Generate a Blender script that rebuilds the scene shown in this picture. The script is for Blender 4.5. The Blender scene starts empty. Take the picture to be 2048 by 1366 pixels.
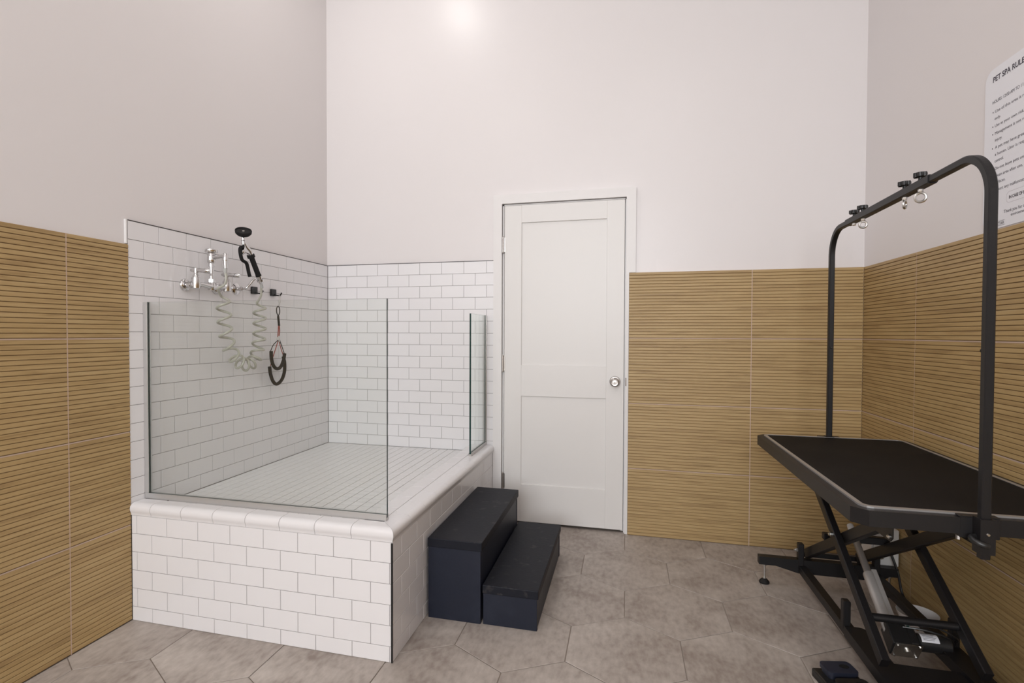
import bpy, bmesh, math, random
from mathutils import Vector, Matrix
random.seed(7)
PI = math.pi
S = bpy.context.scene
COL = S.collection

# ------------------------------------------------------------------ helpers
class MB:
    """collects geometry in world coordinates, links it as ONE mesh object"""
    def __init__(s):
        s.v = []; s.f = []; s.uv = []; s.mi = []; s.sm = []
    def face(s, pts, uv=None, m=0, smooth=False):
        b = len(s.v); s.v += [tuple(p) for p in pts]
        s.f.append(tuple(range(b, b + len(pts)))); s.uv.append(uv); s.mi.append(m); s.sm.append(smooth)
    def raw(s, vs, fs, m=0, smooth=False):
        b = len(s.v); s.v += [tuple(p) for p in vs]
        for f in fs:
            s.f.append(tuple(b + i for i in f)); s.uv.append(None); s.mi.append(m); s.sm.append(smooth)
    def bm(s, bm, m=0, smooth=False, M=None):
        vs = [(M @ v.co if M else v.co.copy()) for v in bm.verts]
        bm.verts.index_update()
        s.raw(vs, [[v.index for v in f.verts] for f in bm.faces], m, smooth); bm.free()
    def box(s, a, b, bev=0.0, seg=1, m=0, smooth=False, M=None):
        bm = bmesh.new(); bmesh.ops.create_cube(bm, size=1)
        for v in bm.verts:
            v.co = Vector([a[i] + (b[i] - a[i]) * (v.co[i] + .5) for i in range(3)])
        if bev > 0:
            bmesh.ops.bevel(bm, geom=bm.edges[:], offset=bev, segments=seg, affect='EDGES', profile=.5)
        s.bm(bm, m, smooth, M)
    def lathe(s, prof, org, axis=(0, 0, 1), n=24, m=0, smooth=True, cap=True):
        """prof: list of (r, h) along axis from org"""
        ax = Vector(axis).normalized()
        t = Vector((1, 0, 0)) if abs(ax.x) < .8 else Vector((0, 1, 0))
        u = ax.cross(t).normalized(); w = ax.cross(u)
        o = Vector(org); vs = []; fs = []
        for r, h in prof:
            for k in range(n):
                a = 2 * PI * k / n
                vs.append(o + ax * h + (u * math.cos(a) + w * math.sin(a)) * max(r, 1e-5))
        for i in range(len(prof) - 1):
            for k in range(n):
                a = i * n + k; b = i * n + (k + 1) % n
                fs.append((a, b, b + n, a + n))
        if cap:
            fs.append(tuple(range(n - 1, -1, -1))); L = (len(prof) - 1) * n
            fs.append(tuple(L + k for k in range(n)))
        s.raw(vs, fs, m, smooth)
    def cyl(s, p, q, r, n=16, m=0, smooth=True, r2=None):
        p = Vector(p); q = Vector(q); d = q - p
        s.lathe([(r, 0), (r2 if r2 is not None else r, d.length)], p, d, n, m, smooth)
    def tube(s, path, r, n=8, m=0, closed=False):
        """round tube swept along a path, parallel transport"""
        P = [Vector(p) for p in path]; N = len(P)
        T = []
        for i in range(N):
            a = P[(i - 1) % N] if (closed or i > 0) else P[i]
            b = P[(i + 1) % N] if (closed or i < N - 1) else P[i]
            T.append((b - a).normalized())
        ref = Vector((0, 0, 1)) if abs(T[0].z) < .9 else Vector((1, 0, 0))
        nn = T[0].cross(ref).normalized(); vs = []; fs = []
        for i in range(N):
            nn = (nn - T[i] * nn.dot(T[i])).normalized(); bb = T[i].cross(nn)
            rr = r[i] if isinstance(r, (list, tuple)) else r
            for k in range(n):
                a = 2 * PI * k / n
                vs.append(P[i] + (nn * math.cos(a) + bb * math.sin(a)) * rr)
        for i in range(N if closed else N - 1):
            j = (i + 1) % N
            for k in range(n):
                fs.append((i * n + k, i * n + (k + 1) % n, j * n + (k + 1) % n, j * n + k))
        if not closed:
            fs.append(tuple(range(n - 1, -1, -1))); fs.append(tuple((N - 1) * n + k for k in range(n)))
        s.raw(vs, fs, m, True)
    def bar(s, path, side, w, h, bev=.003, m=0):
        """rectangular tube along a path; side = constant direction of its width"""
        P = [Vector(p) for p in path]; N = len(P); sd = Vector(side).normalized()
        a, b = w / 2, h / 2; c = min(bev, a * .6, b * .6)
        sec = [(a - c, -b), (a, -b + c), (a, b - c), (a - c, b), (-a + c, b), (-a, b - c), (-a, -b + c), (-a + c, -b)]
        vs = []; fs = []; k = len(sec)
        for i in range(N):
            t = ((P[min(i + 1, N - 1)] - P[i]).normalized() + (P[i] - P[max(i - 1, 0)]).normalized()).normalized()
            x = (sd - t * sd.dot(t)).normalized(); y = x.cross(t)
            for (p, q) in sec: vs.append(P[i] + x * p + y * q)
        for i in range(N - 1):
            for j in range(k):
                fs.append((i * k + j, i * k + (j + 1) % k, (i + 1) * k + (j + 1) % k, (i + 1) * k + j))
        fs.append(tuple(range(k - 1, -1, -1))); fs.append(tuple((N - 1) * k + j for j in range(k)))
        s.raw(vs, fs, m, False)
    def prism(s, poly, ext, m=0, smooth=False):
        """polygon (3D points) extruded by vector ext"""
        e = Vector(ext); n = len(poly); P = [Vector(p) for p in poly]
        vs = P + [p + e for p in P]
        fs = [tuple(range(n - 1, -1, -1)), tuple(range(n, 2 * n))]
        fs += [(i, (i + 1) % n, n + (i + 1) % n, n + i) for i in range(n)]
        s.raw(vs, fs, m, smooth)
    def sphere(s, c, r, sc=(1, 1, 1), n=14, m=0):
        bm = bmesh.new(); bmesh.ops.create_uvsphere(bm, u_segments=n, v_segments=n // 2 + 2, radius=r)
        s.bm(bm, m, True, Matrix.Translation(c) @ Matrix.Diagonal((*sc, 1)))
    def torus(s, c, axis, R, r, n=20, k=8, m=0):
        ax = Vector(axis).normalized(); t = Vector((0, 0, 1)) if abs(ax.z) < .8 else Vector((1, 0, 0))
        u = ax.cross(t).normalized(); w = ax.cross(u); c = Vector(c)
        s.tube([c + (u * math.cos(2 * PI * i / n) + w * math.sin(2 * PI * i / n)) * R for i in range(n)], r, k, m, True)
    def build(s, name, mat, parent=None, fixn=True):
        me = bpy.data.meshes.new(name); o = bpy.data.objects.new(name, me)
        off = Vector((0, 0, 0)); p = parent
        while p is not None: off += p.location; p = p.parent
        me.from_pydata([tuple(Vector(v) - off) for v in s.v], [], s.f)
        me.polygons.foreach_set('material_index', s.mi); me.polygons.foreach_set('use_smooth', s.sm)
        if any(u is not None for u in s.uv):
            L = me.uv_layers.new(name='UVMap').data; i = 0
            for f, u in zip(s.f, s.uv):
                for k in range(len(f)):
                    if u: L[i].uv = u[k]
                    i += 1
        for mm in (mat if isinstance(mat, (list, tuple)) else [mat]): me.materials.append(mm)
        if fixn:
            bm = bmesh.new(); bm.from_mesh(me); bmesh.ops.recalc_face_normals(bm, faces=bm.faces[:]); bm.to_mesh(me); bm.free()
        me.update(); COL.objects.link(o)
        if any(s.sm):
            try: me.set_sharp_from_angle(angle=math.radians(38))
            except Exception: pass
        if parent is not None: o.parent = parent
        return o

def tag(o, label=None, cat=None, group=None, kind=None):
    if label: o['label'] = label
    if cat: o['category'] = cat
    if group: o['group'] = group
    if kind: o['kind'] = kind
    return o
def empty(name, loc):
    o = bpy.data.objects.new(name, None); o.empty_display_size = .05; COL.objects.link(o); o.location = loc
    return o
def structure(o): o['kind'] = 'structure'; return o

# ------------------------------------------------------------------ materials
def mat(name, col, rough=.5, metal=0., spec=.5, bump=None, noise=None, coat=0.):
    """bump = (scale, strength, distance); noise = (scale, second colour, detail, lo, hi)"""
    m = bpy.data.materials.new(name); m.use_nodes = True; nt = m.node_tree; n = nt.nodes; l = nt.links
    b = n['Principled BSDF']; b.inputs['Base Color'].default_value = (*col, 1); b.inputs['Roughness'].default_value = rough
    b.inputs['Metallic'].default_value = metal; b.inputs['Specular IOR Level'].default_value = spec
    b.inputs['Coat Weight'].default_value = coat
    if bump or noise: tc = n.new('ShaderNodeTexCoord')
    if noise:
        t = n.new('ShaderNodeTexNoise'); t.inputs['Scale'].default_value = noise[0]; t.inputs['Detail'].default_value = noise[2]
        l.new(tc.outputs['Object'], t.inputs['Vector'])
        r = n.new('ShaderNodeMapRange'); r.inputs[1].default_value = noise[3]; r.inputs[2].default_value = noise[4]
        l.new(t.outputs['Fac'], r.inputs[0])
        x = n.new('ShaderNodeMix'); x.data_type = 'RGBA'; x.inputs['A'].default_value = (*col, 1); x.inputs['B'].default_value = (*noise[1], 1)
        l.new(r.outputs[0], x.inputs['Factor']); l.new(x.outputs['Result'], b.inputs['Base Color'])
    if bump:
        t = n.new('ShaderNodeTexNoise'); t.inputs['Scale'].default_value = bump[0]; t.inputs['Detail'].default_value = 4
        l.new(tc.outputs['Object'], t.inputs['Vector'])
        bp = n.new('ShaderNodeBump'); bp.inputs['Strength'].default_value = bump[1]; bp.inputs['Distance'].default_value = bump[2]
        l.new(t.outputs['Fac'], bp.inputs['Height']); l.new(bp.outputs['Normal'], b.inputs['Normal'])
    return m

M = {}
M['paint'] = mat('wall_paint', (.78, .74, .735), .33, bump=(60, .04, .002))
M['ceiling'] = mat('ceiling_paint', (.80, .78, .77), .8)
M['tile'] = mat('white_glazed_tile', (.82, .80, .81), .16, bump=(28, .05, .002))
M['mosaic'] = mat('white_mosaic', (.80, .785, .78), .3)
M['grout'] = mat('grey_grout', (.30, .28, .275), .9)
M['mosgrout'] = mat('mosaic_grout', (.19, .18, .178), .9)
M['caulk'] = mat('white_caulk', (.75, .73, .72), .5)
M['door'] = mat('door_paint', (.77, .745, .725), .38, bump=(14, .06, .002))
M['casing'] = mat('casing_paint', (.80, .775, .765), .4)
M['chrome'] = mat('chrome', (.66, .65, .65), .12, 1)
M['nickel'] = mat('satin_nickel', (.50, .47, .45), .28, 1)
M['steel'] = mat('zinc_steel', (.62, .61, .59), .3, 1)
M['alu'] = mat('aluminium', (.60, .59, .585), .38, .75)
M['trimalu'] = mat('aluminium_strip', (.50, .49, .49), .35, .7)
M['blackmetal'] = mat('black_powder_coat', (.0115, .0105, .0115), .45, spec=.35, bump=(500, .05, .001))
M['blackplastic'] = mat('black_plastic', (.016, .0155, .016), .35)
M['rubber'] = mat('black_rubber', (.012, .011, .011), .7, spec=.3)
M['rubbermat'] = mat('ribbed_rubber_mat', (.0070, .0060, .0062), .66, spec=.13, noise=(5, (.013, .0115, .011), 6, .45, .8), bump=(420, .35, .002))
M['step'] = mat('black_wood_sky_tint', (.011, .014, .027), .45, spec=.35, noise=(9, (.020, .024, .040), 8, .5, .85), bump=(90, .15, .002))  # black paint; blue of the reflected sky put into its colour
M['steptop'] = mat('worn_black_tread', (.0095, .0105, .0165), .55, spec=.22, noise=(24, (.055, .052, .052), 12, .60, .80), bump=(70, .3, .002))  # real scuffs; a faint daylight blue is mixed into the black
M['hose'] = mat('translucent_hose', (.43, .42, .36), .28)
M['hosedull'] = mat('grey_hose_sleeve', (.45, .45, .43), .5)
M['sign'] = mat('sign_white', (.84, .84, .88), .35)
M['ink'] = mat('sign_ink', (.045, .035, .055), .6)
M['redcord'] = mat('red_cable', (.33, .055, .04), .5)
M['silver'] = mat('silver_painted_tube', (.55, .52, .50), .38, .35)
M['greyrod'] = mat('grey_rod', (.30, .27, .25), .35, .4)
M['whiteplastic'] = mat('white_plastic', (.72, .70, .69), .4)
M['palegrey'] = mat('pale_grey_plastic', (.62, .60, .58), .5)
M['cup'] = mat('white_bowl', (.75, .72, .70), .4)
M['navy'] = mat('dark_blue_pedal', (.022, .026, .045), .42)
M['gapdark'] = mat('dark_gap_shadow', (.055, .045, .045), .4)  # dark tone for the shaded gap above the wall tiles
M['copper'] = mat('copper_fitting', (.55, .26, .12), .3, 1)

def glass_mat():
    m = bpy.data.materials.new('clear_glass'); m.use_nodes = True; nt = m.node_tree; n = nt.nodes; l = nt.links
    n.remove(n['Principled BSDF']); out = n['Material Output']
    t = n.new('ShaderNodeBsdfTransparent'); t.inputs[0].default_value = (.968, .982, .976, 1)
    g = n.new('ShaderNodeBsdfGlossy'); g.inputs['Roughness'].default_value = .01; g.inputs['Color'].default_value = (.95, 1, .98, 1)
    ge = n.new('ShaderNodeNewGeometry'); dt = n.new('ShaderNodeVectorMath'); dt.operation = 'DOT_PRODUCT'
    l.new(ge.outputs['Incoming'], dt.inputs[0]); l.new(ge.outputs['Normal'], dt.inputs[1])
    def mth(op, a, b):
        k = n.new('ShaderNodeMath'); k.operation = op
        for i, q in enumerate((a, b)):
            if q is None: continue
            if isinstance(q, (int, float)): k.inputs[i].default_value = q
            else: l.new(q, k.inputs[i])
        return k.outputs[0]
    c5 = mth('POWER', mth('SUBTRACT', 1.0, mth('ABSOLUTE', dt.outputs['Value'], None)), 5.0)   # Schlick reflectance of glass
    fr = mth('ADD', mth('MULTIPLY', c5, .96), .04)
    x = n.new('ShaderNodeMixShader'); l.new(fr, x.inputs[0]); l.new(t.outputs[0], x.inputs[1]); l.new(g.outputs[0], x.inputs[2])
    l.new(x.outputs[0], out.inputs[0]); return m
M['glass'] = glass_mat()
M['glassedge'] = mat('green_glass_edge', (.012, .045, .042), .12)

def wood_mat():
    m = bpy.data.materials.new('ribbed_wood_tile'); m.use_nodes = True; nt = m.node_tree; n = nt.nodes; l = nt.links
    b = n['Principled BSDF']; b.inputs['Roughness'].default_value = .48
    uv = n.new('ShaderNodeUVMap'); mp = n.new('ShaderNodeMapping'); mp.inputs['Scale'].default_value = (2.2, 34, 1)
    l.new(uv.outputs[0], mp.inputs[0])
    t = n.new('ShaderNodeTexNoise'); t.inputs['Scale'].default_value = 1.6; t.inputs['Detail'].default_value = 7; t.inputs['Distortion'].default_value = .9
    l.new(mp.outputs[0], t.inputs['Vector'])
    t2 = n.new('ShaderNodeTexNoise'); t2.inputs['Scale'].default_value = .55; t2.inputs['Detail'].default_value = 2
    l.new(mp.outputs[0], t2.inputs['Vector'])
    r = n.new('ShaderNodeValToRGB'); e = r.color_ramp.elements
    e[0].position = .30; e[0].color = (.335, .218, .092, 1); e[1].position = .76; e[1].color = (.475, .335, .158, 1)
    k = r.color_ramp.elements.new(.48); k.color = (.425, .287, .125, 1)
    ad = n.new('ShaderNodeMath'); ad.operation = 'MULTIPLY_ADD'; ad.inputs[1].default_value = .55; ad.inputs[2].default_value = -.28
    l.new(t2.outputs['Fac'], ad.inputs[0])
    sm = n.new('ShaderNodeMath'); sm.operation = 'ADD'; l.new(t.outputs['Fac'], sm.inputs[0]); l.new(ad.outputs[0], sm.inputs[1])
    l.new(sm.outputs[0], r.inputs[0]); l.new(r.outputs[0], b.inputs['Base Color'])
    return m
M['wood'] = wood_mat()
M['woodshade'] = mat('wood_groove_shade', (.25, .155, .068), .7)  # shade under each rib put into a darker groove colour
M['woodgrout'] = mat('beige_grout', (.55, .41, .32), .8)

def floor_mat():
    m = bpy.data.materials.new('grey_hexagon_tile'); m.use_nodes = True; nt = m.node_tree; n = nt.nodes; l = nt.links
    b = n['Principled BSDF']; b.inputs['Roughness'].default_value = .5
    uv = n.new('ShaderNodeUVMap')
    def noise(sc, det, dist=0, vec=(1, 1, 1)):
        mp = n.new('ShaderNodeMapping'); mp.inputs['Scale'].default_value = vec; l.new(uv.outputs[0], mp.inputs[0])
        t = n.new('ShaderNodeTexNoise'); t.inputs['Scale'].default_value = sc; t.inputs['Detail'].default_value = det; t.inputs['Distortion'].default_value = dist
        l.new(mp.outputs[0], t.inputs['Vector']); return t.outputs['Fac']
    a = noise(4.2, 6, .4); c = noise(46, 9, 0, (1, .5, 1))
    mx = n.new('ShaderNodeMath'); mx.operation = 'MULTIPLY_ADD'; mx.inputs[1].default_value = .42; l.new(c, mx.inputs[0])
    h = n.new('ShaderNodeMath'); h.operation = 'MULTIPLY'; h.inputs[1].default_value = .58; l.new(a, h.inputs[0]); l.new(h.outputs[0], mx.inputs[2])
    r = n.new('ShaderNodeValToRGB'); e = r.color_ramp.elements
    e[0].position = .33; e[0].color = (.275, .225, .195, 1); e[1].position = .68; e[1].color = (.56, .50, .455, 1)
    k = r.color_ramp.elements.new(.50); k.color = (.425, .372, .334, 1)
    l.new(mx.outputs[0], r.inputs[0]); l.new(r.outputs[0], b.inputs['Base Color'])
    bp = n.new('ShaderNodeBump'); bp.inputs['Strength'].default_value = .12; bp.inputs['Distance'].default_value = .002
    l.new(c, bp.inputs['Height']); l.new(bp.outputs[0], b.inputs['Normal'])
    return m
M['hex'] = floor_mat()
M['hexgrout'] = mat('floor_grout', (.40, .335, .285), .85)

# ------------------------------------------------------------------ room dimensions
XR = 3.279; YF = -7.6; ZC = 4.0          # right wall, front wall (behind the camera), ceiling
TW, TH = .154, .0778                     # subway tile module
DR = .010                                # drywall lies this far behind the cladding face
ZT = 1.689                               # top of the white tiling
ZW = 1.588                               # top of the wood tile
HW = .3937                               # wood tile row
BX, BY = 1.195, -1.548                   # outer faces of the tiled basin
ZB = .4485                               # top of the facing tiles, under the cap
ZK = .500                                # top of the basin kerb
ZF = .452                                # basin floor
A0 = .029

def clip_poly(poly, lo, hi):
    """clip 2D polygon to a rectangle"""
    def cut(P, ax, val, keep_less):
        R = []
        for i in range(len(P)):
            a, b = P[i], P[(i + 1) % len(P)]
            ia = (a[ax] <= val) if keep_less else (a[ax] >= val); ib = (b[ax] <= val) if keep_less else (b[ax] >= val)
            if ia: R.append(a)
            if ia != ib:
                t = (val - a[ax]) / (b[ax] - a[ax]); R.append(tuple(a[k] + t * (b[k] - a[k]) for k in range(2)))
        return R
    for ax in (0, 1):
        poly = cut(poly, ax, lo[ax], False)
        if not poly: return []
        poly = cut(poly, ax, hi[ax], True)
        if not poly: return []
    return poly

def tile_poly(mb, poly, P, nrm, g=.001, bev=.0010, depth=.0016, m=0, uvf=None, jit=0.0):
    """one tile: 2D polygon in plane P(u,v)->Vector, front raised along nrm"""
    n = len(poly); cx = sum(p[0] for p in poly) / n; cy = sum(p[1] for p in poly) / n
    area = sum(poly[i][0] * poly[(i + 1) % n][1] - poly[(i + 1) % n][0] * poly[i][1] for i in range(n)) / 2
    if area < 0: poly = poly[::-1]
    def inset(d):
        R = []
        for i in range(n):
            p0, p1, p2 = poly[i - 1], poly[i], poly[(i + 1) % n]
            e1 = Vector((p1[0] - p0[0], p1[1] - p0[1])); e2 = Vector((p2[0] - p1[0], p2[1] - p1[1]))
            if e1.length < 1e-6 or e2.length < 1e-6: R.append(p1); continue
            e1.normalize(); e2.normalize()
            n1 = Vector((-e1.y, e1.x)); n2 = Vector((-e2.y, e2.x)); k = 1 + n1.dot(n2)
            q = (n1 + n2) * (d / max(k, .2)); R.append((p1[0] + q.x, p1[1] + q.y))
        return R
    A = inset(g); B = inset(g + bev)
    nrm = Vector(nrm); tu, tv = random.uniform(-jit, jit), random.uniform(-jit, jit)
    def w(q, d): return P(*q) + nrm * (d + (q[0] - cx) * tu + (q[1] - cy) * tv)
    uv = (lambda q: (q[0] + uvf[0], q[1] + uvf[1])) if uvf else None
    mb.face([w(q, 0) for q in B], [uv(q) for q in B] if uv else None, m)
    for i in range(n):
        j = (i + 1) % n
        mb.face([w(A[i], -bev), w(A[j], -bev), w(B[j], 0), w(B[i], 0)], [uv(A[i]), uv(A[j]), uv(B[j]), uv(B[i])] if uv else None, m)
        mb.face([w(A[i], -bev - depth), w(A[j], -bev - depth), w(A[j], -bev), w(A[i], -bev)], None, m)

def subway(mb, P, nrm, u0, u1, rows, joint):
    """rows: list of (ztop, zbottom); joint(i) gives a joint position on row i"""
    for i, (zt, zb) in enumerate(rows):
        j = joint(i); k = math.floor((u0 - j) / TW)
        x = j + k * TW
        while x < u1 - 1e-4:
            a, b = max(x, u0), min(x + TW, u1)
            if b - a > .006: tile_poly(mb, [(a, zb), (b, zb), (b, zt), (a, zt)], P, nrm, jit=.004)
            x += TW

# ------------------------------------------------------------------ floor
b = MB()
b.box((-.15, YF - .1, -.06), (XR + .15, .3, -.004))
floor = structure(b.build('floor', M['hexgrout']))
b = MB(); s = .2482; px = s * math.sqrt(3)
for r in range(-18, 8):
    for c in range(-9, 9):
        cx = 2.026 + c * px + (px / 2 if r % 2 else 0); cy = -1.252 + r * 1.5 * s
        P = [(cx + s * math.sin(k * PI / 3), cy + s * math.cos(k * PI / 3)) for k in range(6)]
        P = clip_poly(P, (0.0, YF), (XR, .02))
        if len(P) > 2: tile_poly(b, P, lambda x, y: Vector((x, y, 0)), (0, 0, 1), g=.0016, bev=.0012, uvf=(random.uniform(0, 50), random.uniform(0, 50)), jit=.0006)
b.build('hexagon_tiles', M['hex'], floor)

# ------------------------------------------------------------------ ceiling + walls
b = MB(); b.box((-.15, YF - .1, ZC), (XR + .15, .3, ZC + .1)); structure(b.build('ceiling', M['ceiling']))
b = MB(); b.box((-.15, YF - .1, -.004), (-DR, .3, ZC)); wl = structure(b.build('wall_left', M['paint']))
b = MB(); b.box((XR + DR, YF - .1, -.004), (XR + .15, .3, ZC)); wr = structure(b.build('wall_right', M['paint']))
b = MB()
DX0, DX1, DZ1 = 1.252, 2.022, 2.045        # door opening
b.box((-DR, DR, -.004), (DX0, .14, ZC)); b.box((DX1, DR, -.004), (XR + DR, .14, ZC)); b.box((DX0, DR, DZ1), (DX1, .14, ZC))
b.box((-DR, .16, -.004), (XR + DR, .3, ZC))  # unseen backing slab, added so the gaps round the door stay dark
wb = structure(b.build('wall_back', M['paint']))
# front wall with the window that lights the room (behind the camera)
WX0, WX1, WZ0, WZ1 = .30, 2.70, .95, 3.55
b = MB(); y0, y1 = YF - .12, YF
b.box((-.15, y0, -.004), (WX0, y1, ZC)); b.box((WX1, y0, -.004), (XR + .15, y1, ZC)); b.box((WX0, y0, -.004), (WX1, y1, WZ0)); b.box((WX0, y0, WZ1), (WX1, y1, ZC))
structure(b.build('wall_front', M['paint']))
b = MB()
for x in (WX0, (WX0 + WX1) / 2 - .025, WX1 - .05): b.box((x, YF - .09, WZ0), (x + .05, YF - .03, WZ1), .004)
for z in (WZ0, WZ1 - .05): b.box((WX0 + .05, YF - .09, z), (WX1 - .05, YF - .03, z + .05), .004)
win = structure(b.build('window_1', M['alu']))
b = MB(); b.box((WX0 + .05, YF - .064, WZ0 + .05), (WX1 - .05, YF - .056, WZ1 - .05)); b.build('window_pane', M['glass'], win)

# ---- white subway tiling on the walls (rows counted from the top)
rows = [(ZT - i * TH, max(ZT - (i + 1) * TH, ZF)) for i in range(16)]
YL = -1.548
b = MB(); b.box((-DR, YL, .0), (-.0022, 0, ZT)); tl = b.build('grout_bed', M['grout'], wl)
b = MB(); subway(b, lambda u, z: Vector((0, u, z)), (1, 0, 0), YL, -.001, rows, lambda i: YL + (TW / 2 if i % 2 else 0))
b.build('subway_tiling', M['tile'], wl)
b = MB(); b.box((-DR, .0022, .0), (1.2, DR, ZT)); b.build('grout_bed', M['grout'], wb)
b = MB(); subway(b, lambda u, z: Vector((u, 0, z)), (0, -1, 0), .001, 1.197, rows, lambda i: .0697 + (TW / 2 if i % 2 else 0))
b.build('subway_tiling', M['tile'], wb)
b = MB(); b.box((-DR, YL, ZT + .0002), (.0004, .0, ZT + .0032)); b.build('tile_gap_shadow', M['gapdark'], wl)  # shadow gap over the tiling, modelled as a thin dark strip
b = MB(); b.box((.0006, -.0004, ZT + .0002), (1.2, DR, ZT + .0032)); b.build('tile_gap_shadow', M['gapdark'], wb)
b = MB(); b.box((-DR, YL - .011, ZW + .003), (.001, YL - .001, ZT + .004), .002); b.build('corner_bead', M['caulk'], wl)

# ---- ribbed wood tiles
def wood_clad(mb, P, nrm, u0, u1, ztop, joints, zbot=0.0):
    """mat slots: wood, groove, grout"""
    nrm = Vector(nrm); NR = 22
    edges = [u0] + sorted(j for j in joints if u0 < j < u1) + [u1]
    g = .0024
    # grout bed slightly behind the faces
    mb.face([P(u0, zbot), P(u1, zbot), P(u1, ztop), P(u0, ztop)], None, 1)
    e = nrm * .0046
    for uj in edges[1:-1]: mb.face([P(uj - g, zbot) + e, P(uj + g, zbot) + e, P(uj + g, ztop) + e, P(uj - g, ztop) + e], None, 2)
    zz = ztop - HW
    while zz > zbot + .02:
        for a_, c_ in zip(edges[:-1], edges[1:]): mb.face([P(a_ + g, zz - g) + e, P(c_ - g, zz - g) + e, P(c_ - g, zz + g) + e, P(a_ + g, zz + g) + e], None, 2)
        zz -= HW
    z = ztop; row = 0
    while z > zbot + .01:
        zb = z - HW if z - HW > zbot + .02 else zbot
        for a, c in zip(edges[:-1], edges[1:]):
            ua = a + (g if a != u0 else 0); ub = c - (g if c != u1 else 0)
            zt_, zb_ = z - (g if row else 0), zb + g
            n = NR if zb > zbot else max(1, round((zt_ - zb_) / (HW / NR))); p = (zt_ - zb_) / n
            ro = (random.uniform(0, 40), random.uniform(0, 40))
            for k in range(n):
                t = zt_ - k * p; jj = random.uniform(0, 30); vo = random.uniform(0, 3)
                # profile of one rib: groove under the rib above, rounded top edge, flat face leaning outwards to the lower edge
                pr = [(t, .0022), (t - .0006, .0040), (t - .0022, .0049), (t - p + .0032, .0056), (t - p + .0022, .0049), (t - p + .0019, .0022), (t - p, .0022)]
                for q in range(len(pr) - 1):
                    (z1, d1), (z2, d2) = pr[q], pr[q + 1]
                    uv = [(ua + jj, z1 + vo), (ua + jj, z2 + vo), (ub + jj, z2 + vo), (ub + jj, z1 + vo)]
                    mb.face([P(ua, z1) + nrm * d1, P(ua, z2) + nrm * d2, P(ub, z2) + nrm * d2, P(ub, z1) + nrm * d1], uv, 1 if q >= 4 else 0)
                for uu in (ua, ub):
                    mb.face([P(uu, z_) + nrm * d_ for z_, d_ in pr], [(uu + jj, z_ + vo) for z_, d_ in pr], 0)
        z = zb; row += 1
WM = [M['wood'], M['woodshade'], M['woodgrout']]
def plane_box(mb, a, bb): mb.box(a, bb)
b = MB(); D = .0035                         # rib foot plane lies D behind the nominal face
b.box((-DR, YF, 0), (-D - .0016, YL - .001, ZW), m=2)
wood_clad(b, lambda u, z: Vector((-D, u, z)), (1, 0, 0), YF, YL - .001, ZW, [-1.805 - .79 * k for k in range(8)]); b.build('ribbed_wood_tiling', WM, wl, fixn=False)
b = MB(); b.box((XR + D + .0016, YF, 0), (XR + DR, 0, ZW), m=2)
wood_clad(b, lambda u, z: Vector((XR + D, u, z)), (-1, 0, 0), YF, -.002, ZW, [-.5625 - .79 * k for k in range(9)]); b.build('ribbed_wood_tiling', WM, wr, fixn=False)
b = MB(); WXL = 2.040
b.box((WXL, -.018 + .0016, 0), (XR + DR, DR, ZW), m=2)
wood_clad(b, lambda u, z: Vector((u, -.018, z)), (0, -1, 0), WXL, XR - .004, ZW, [2.718]); b.build('ribbed_wood_tiling', WM, wb, fixn=False)

# ------------------------------------------------------------------ door
door = structure(empty('door_1', (1.637, 0, 0)))
b = MB()
LX0, LX1, LZ0, LZ1 = 1.266, 2.012, .018, 2.034; FY = -.004; TK = .04
PX0, PX1 = 1.378, 1.906
b.box((LX0, FY, LZ0), (PX0, FY + TK, LZ1), .002); b.box((PX1, FY, LZ0), (LX1, FY + TK, LZ1), .002)
for z0, z1 in ((LZ0, .258), (.822, 1.020), (1.923, LZ1)): b.box((PX0 - .001, FY + .0002, z0), (PX1 + .001, FY + TK, z1), .0015)
for z0, z1 in ((.255, .825), (1.017, 1.926)): b.box((PX0 - .002, FY + .010, z0), (PX1 + .002, FY + TK - .004, z1))
b.build('door_leaf', M['door'], door)
b = MB()
b.prism([(1.195, -.012, 0), (1.250, -.012, 0), (1.250, -.012, DZ1 + .002), (1.195, -.012, 2.104)], (0, .022, 0))
b.prism([(1.250, -.012, DZ1 + .002), (2.021, -.012, DZ1 + .002), (2.077, -.012, 2.104), (1.195, -.012, 2.104)], (0, .022, 0))
b.prism([(2.021, -.012, 0), (2.039, -.012, 0), (2.039, -.012, ZW + .002), (2.077, -.012, ZW + .002), (2.077, -.012, 2.104), (2.021, -.012, DZ1 + .002)], (0, .022, 0))
b.build('door_casing', M['casing'], door)
b = MB()
b.box((DX0 - .002, .010, 0), (DX0 + .009, .14, DZ1)); b.box((DX1 - .007, .010, 0), (DX1 + .002, .14, DZ1)); b.box((DX0, .010, LZ1 + .004), (DX1, .14, DZ1 + .002))
b.box((DX0 + .009, .038, 0), (DX0 + .026, .075, DZ1 - .006)); b.box((DX1 - .024, .038, 0), (DX1 - .007, .075, DZ1 - .006)); b.box((DX0 + .009, .038, 2.02), (DX1 - .007, .075, LZ1 + .004))
b.build('door_jamb', M['casing'], door)
for z in (1.787, 1.028, .274):
    b = MB(); b.cyl((1.2585, -.012, z - .048), (1.2585, -.012, z + .048), .0062, 12)
    for k in range(1, 5): b.torus((1.2585, -.012, z - .048 + k * .0192), (0, 0, 1), .0062, .0006, 12, 4)
    b.sphere((1.2585, -.012, z + .050), .005); b.sphere((1.2585, -.012, z - .050), .005)
    b.box((1.2600, -.0065, z - .046), (1.2720, -.0045, z + .046))
    b.build('hinge', M['nickel'], door)
b = MB(); kx, kz = 1.960, .929
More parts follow.
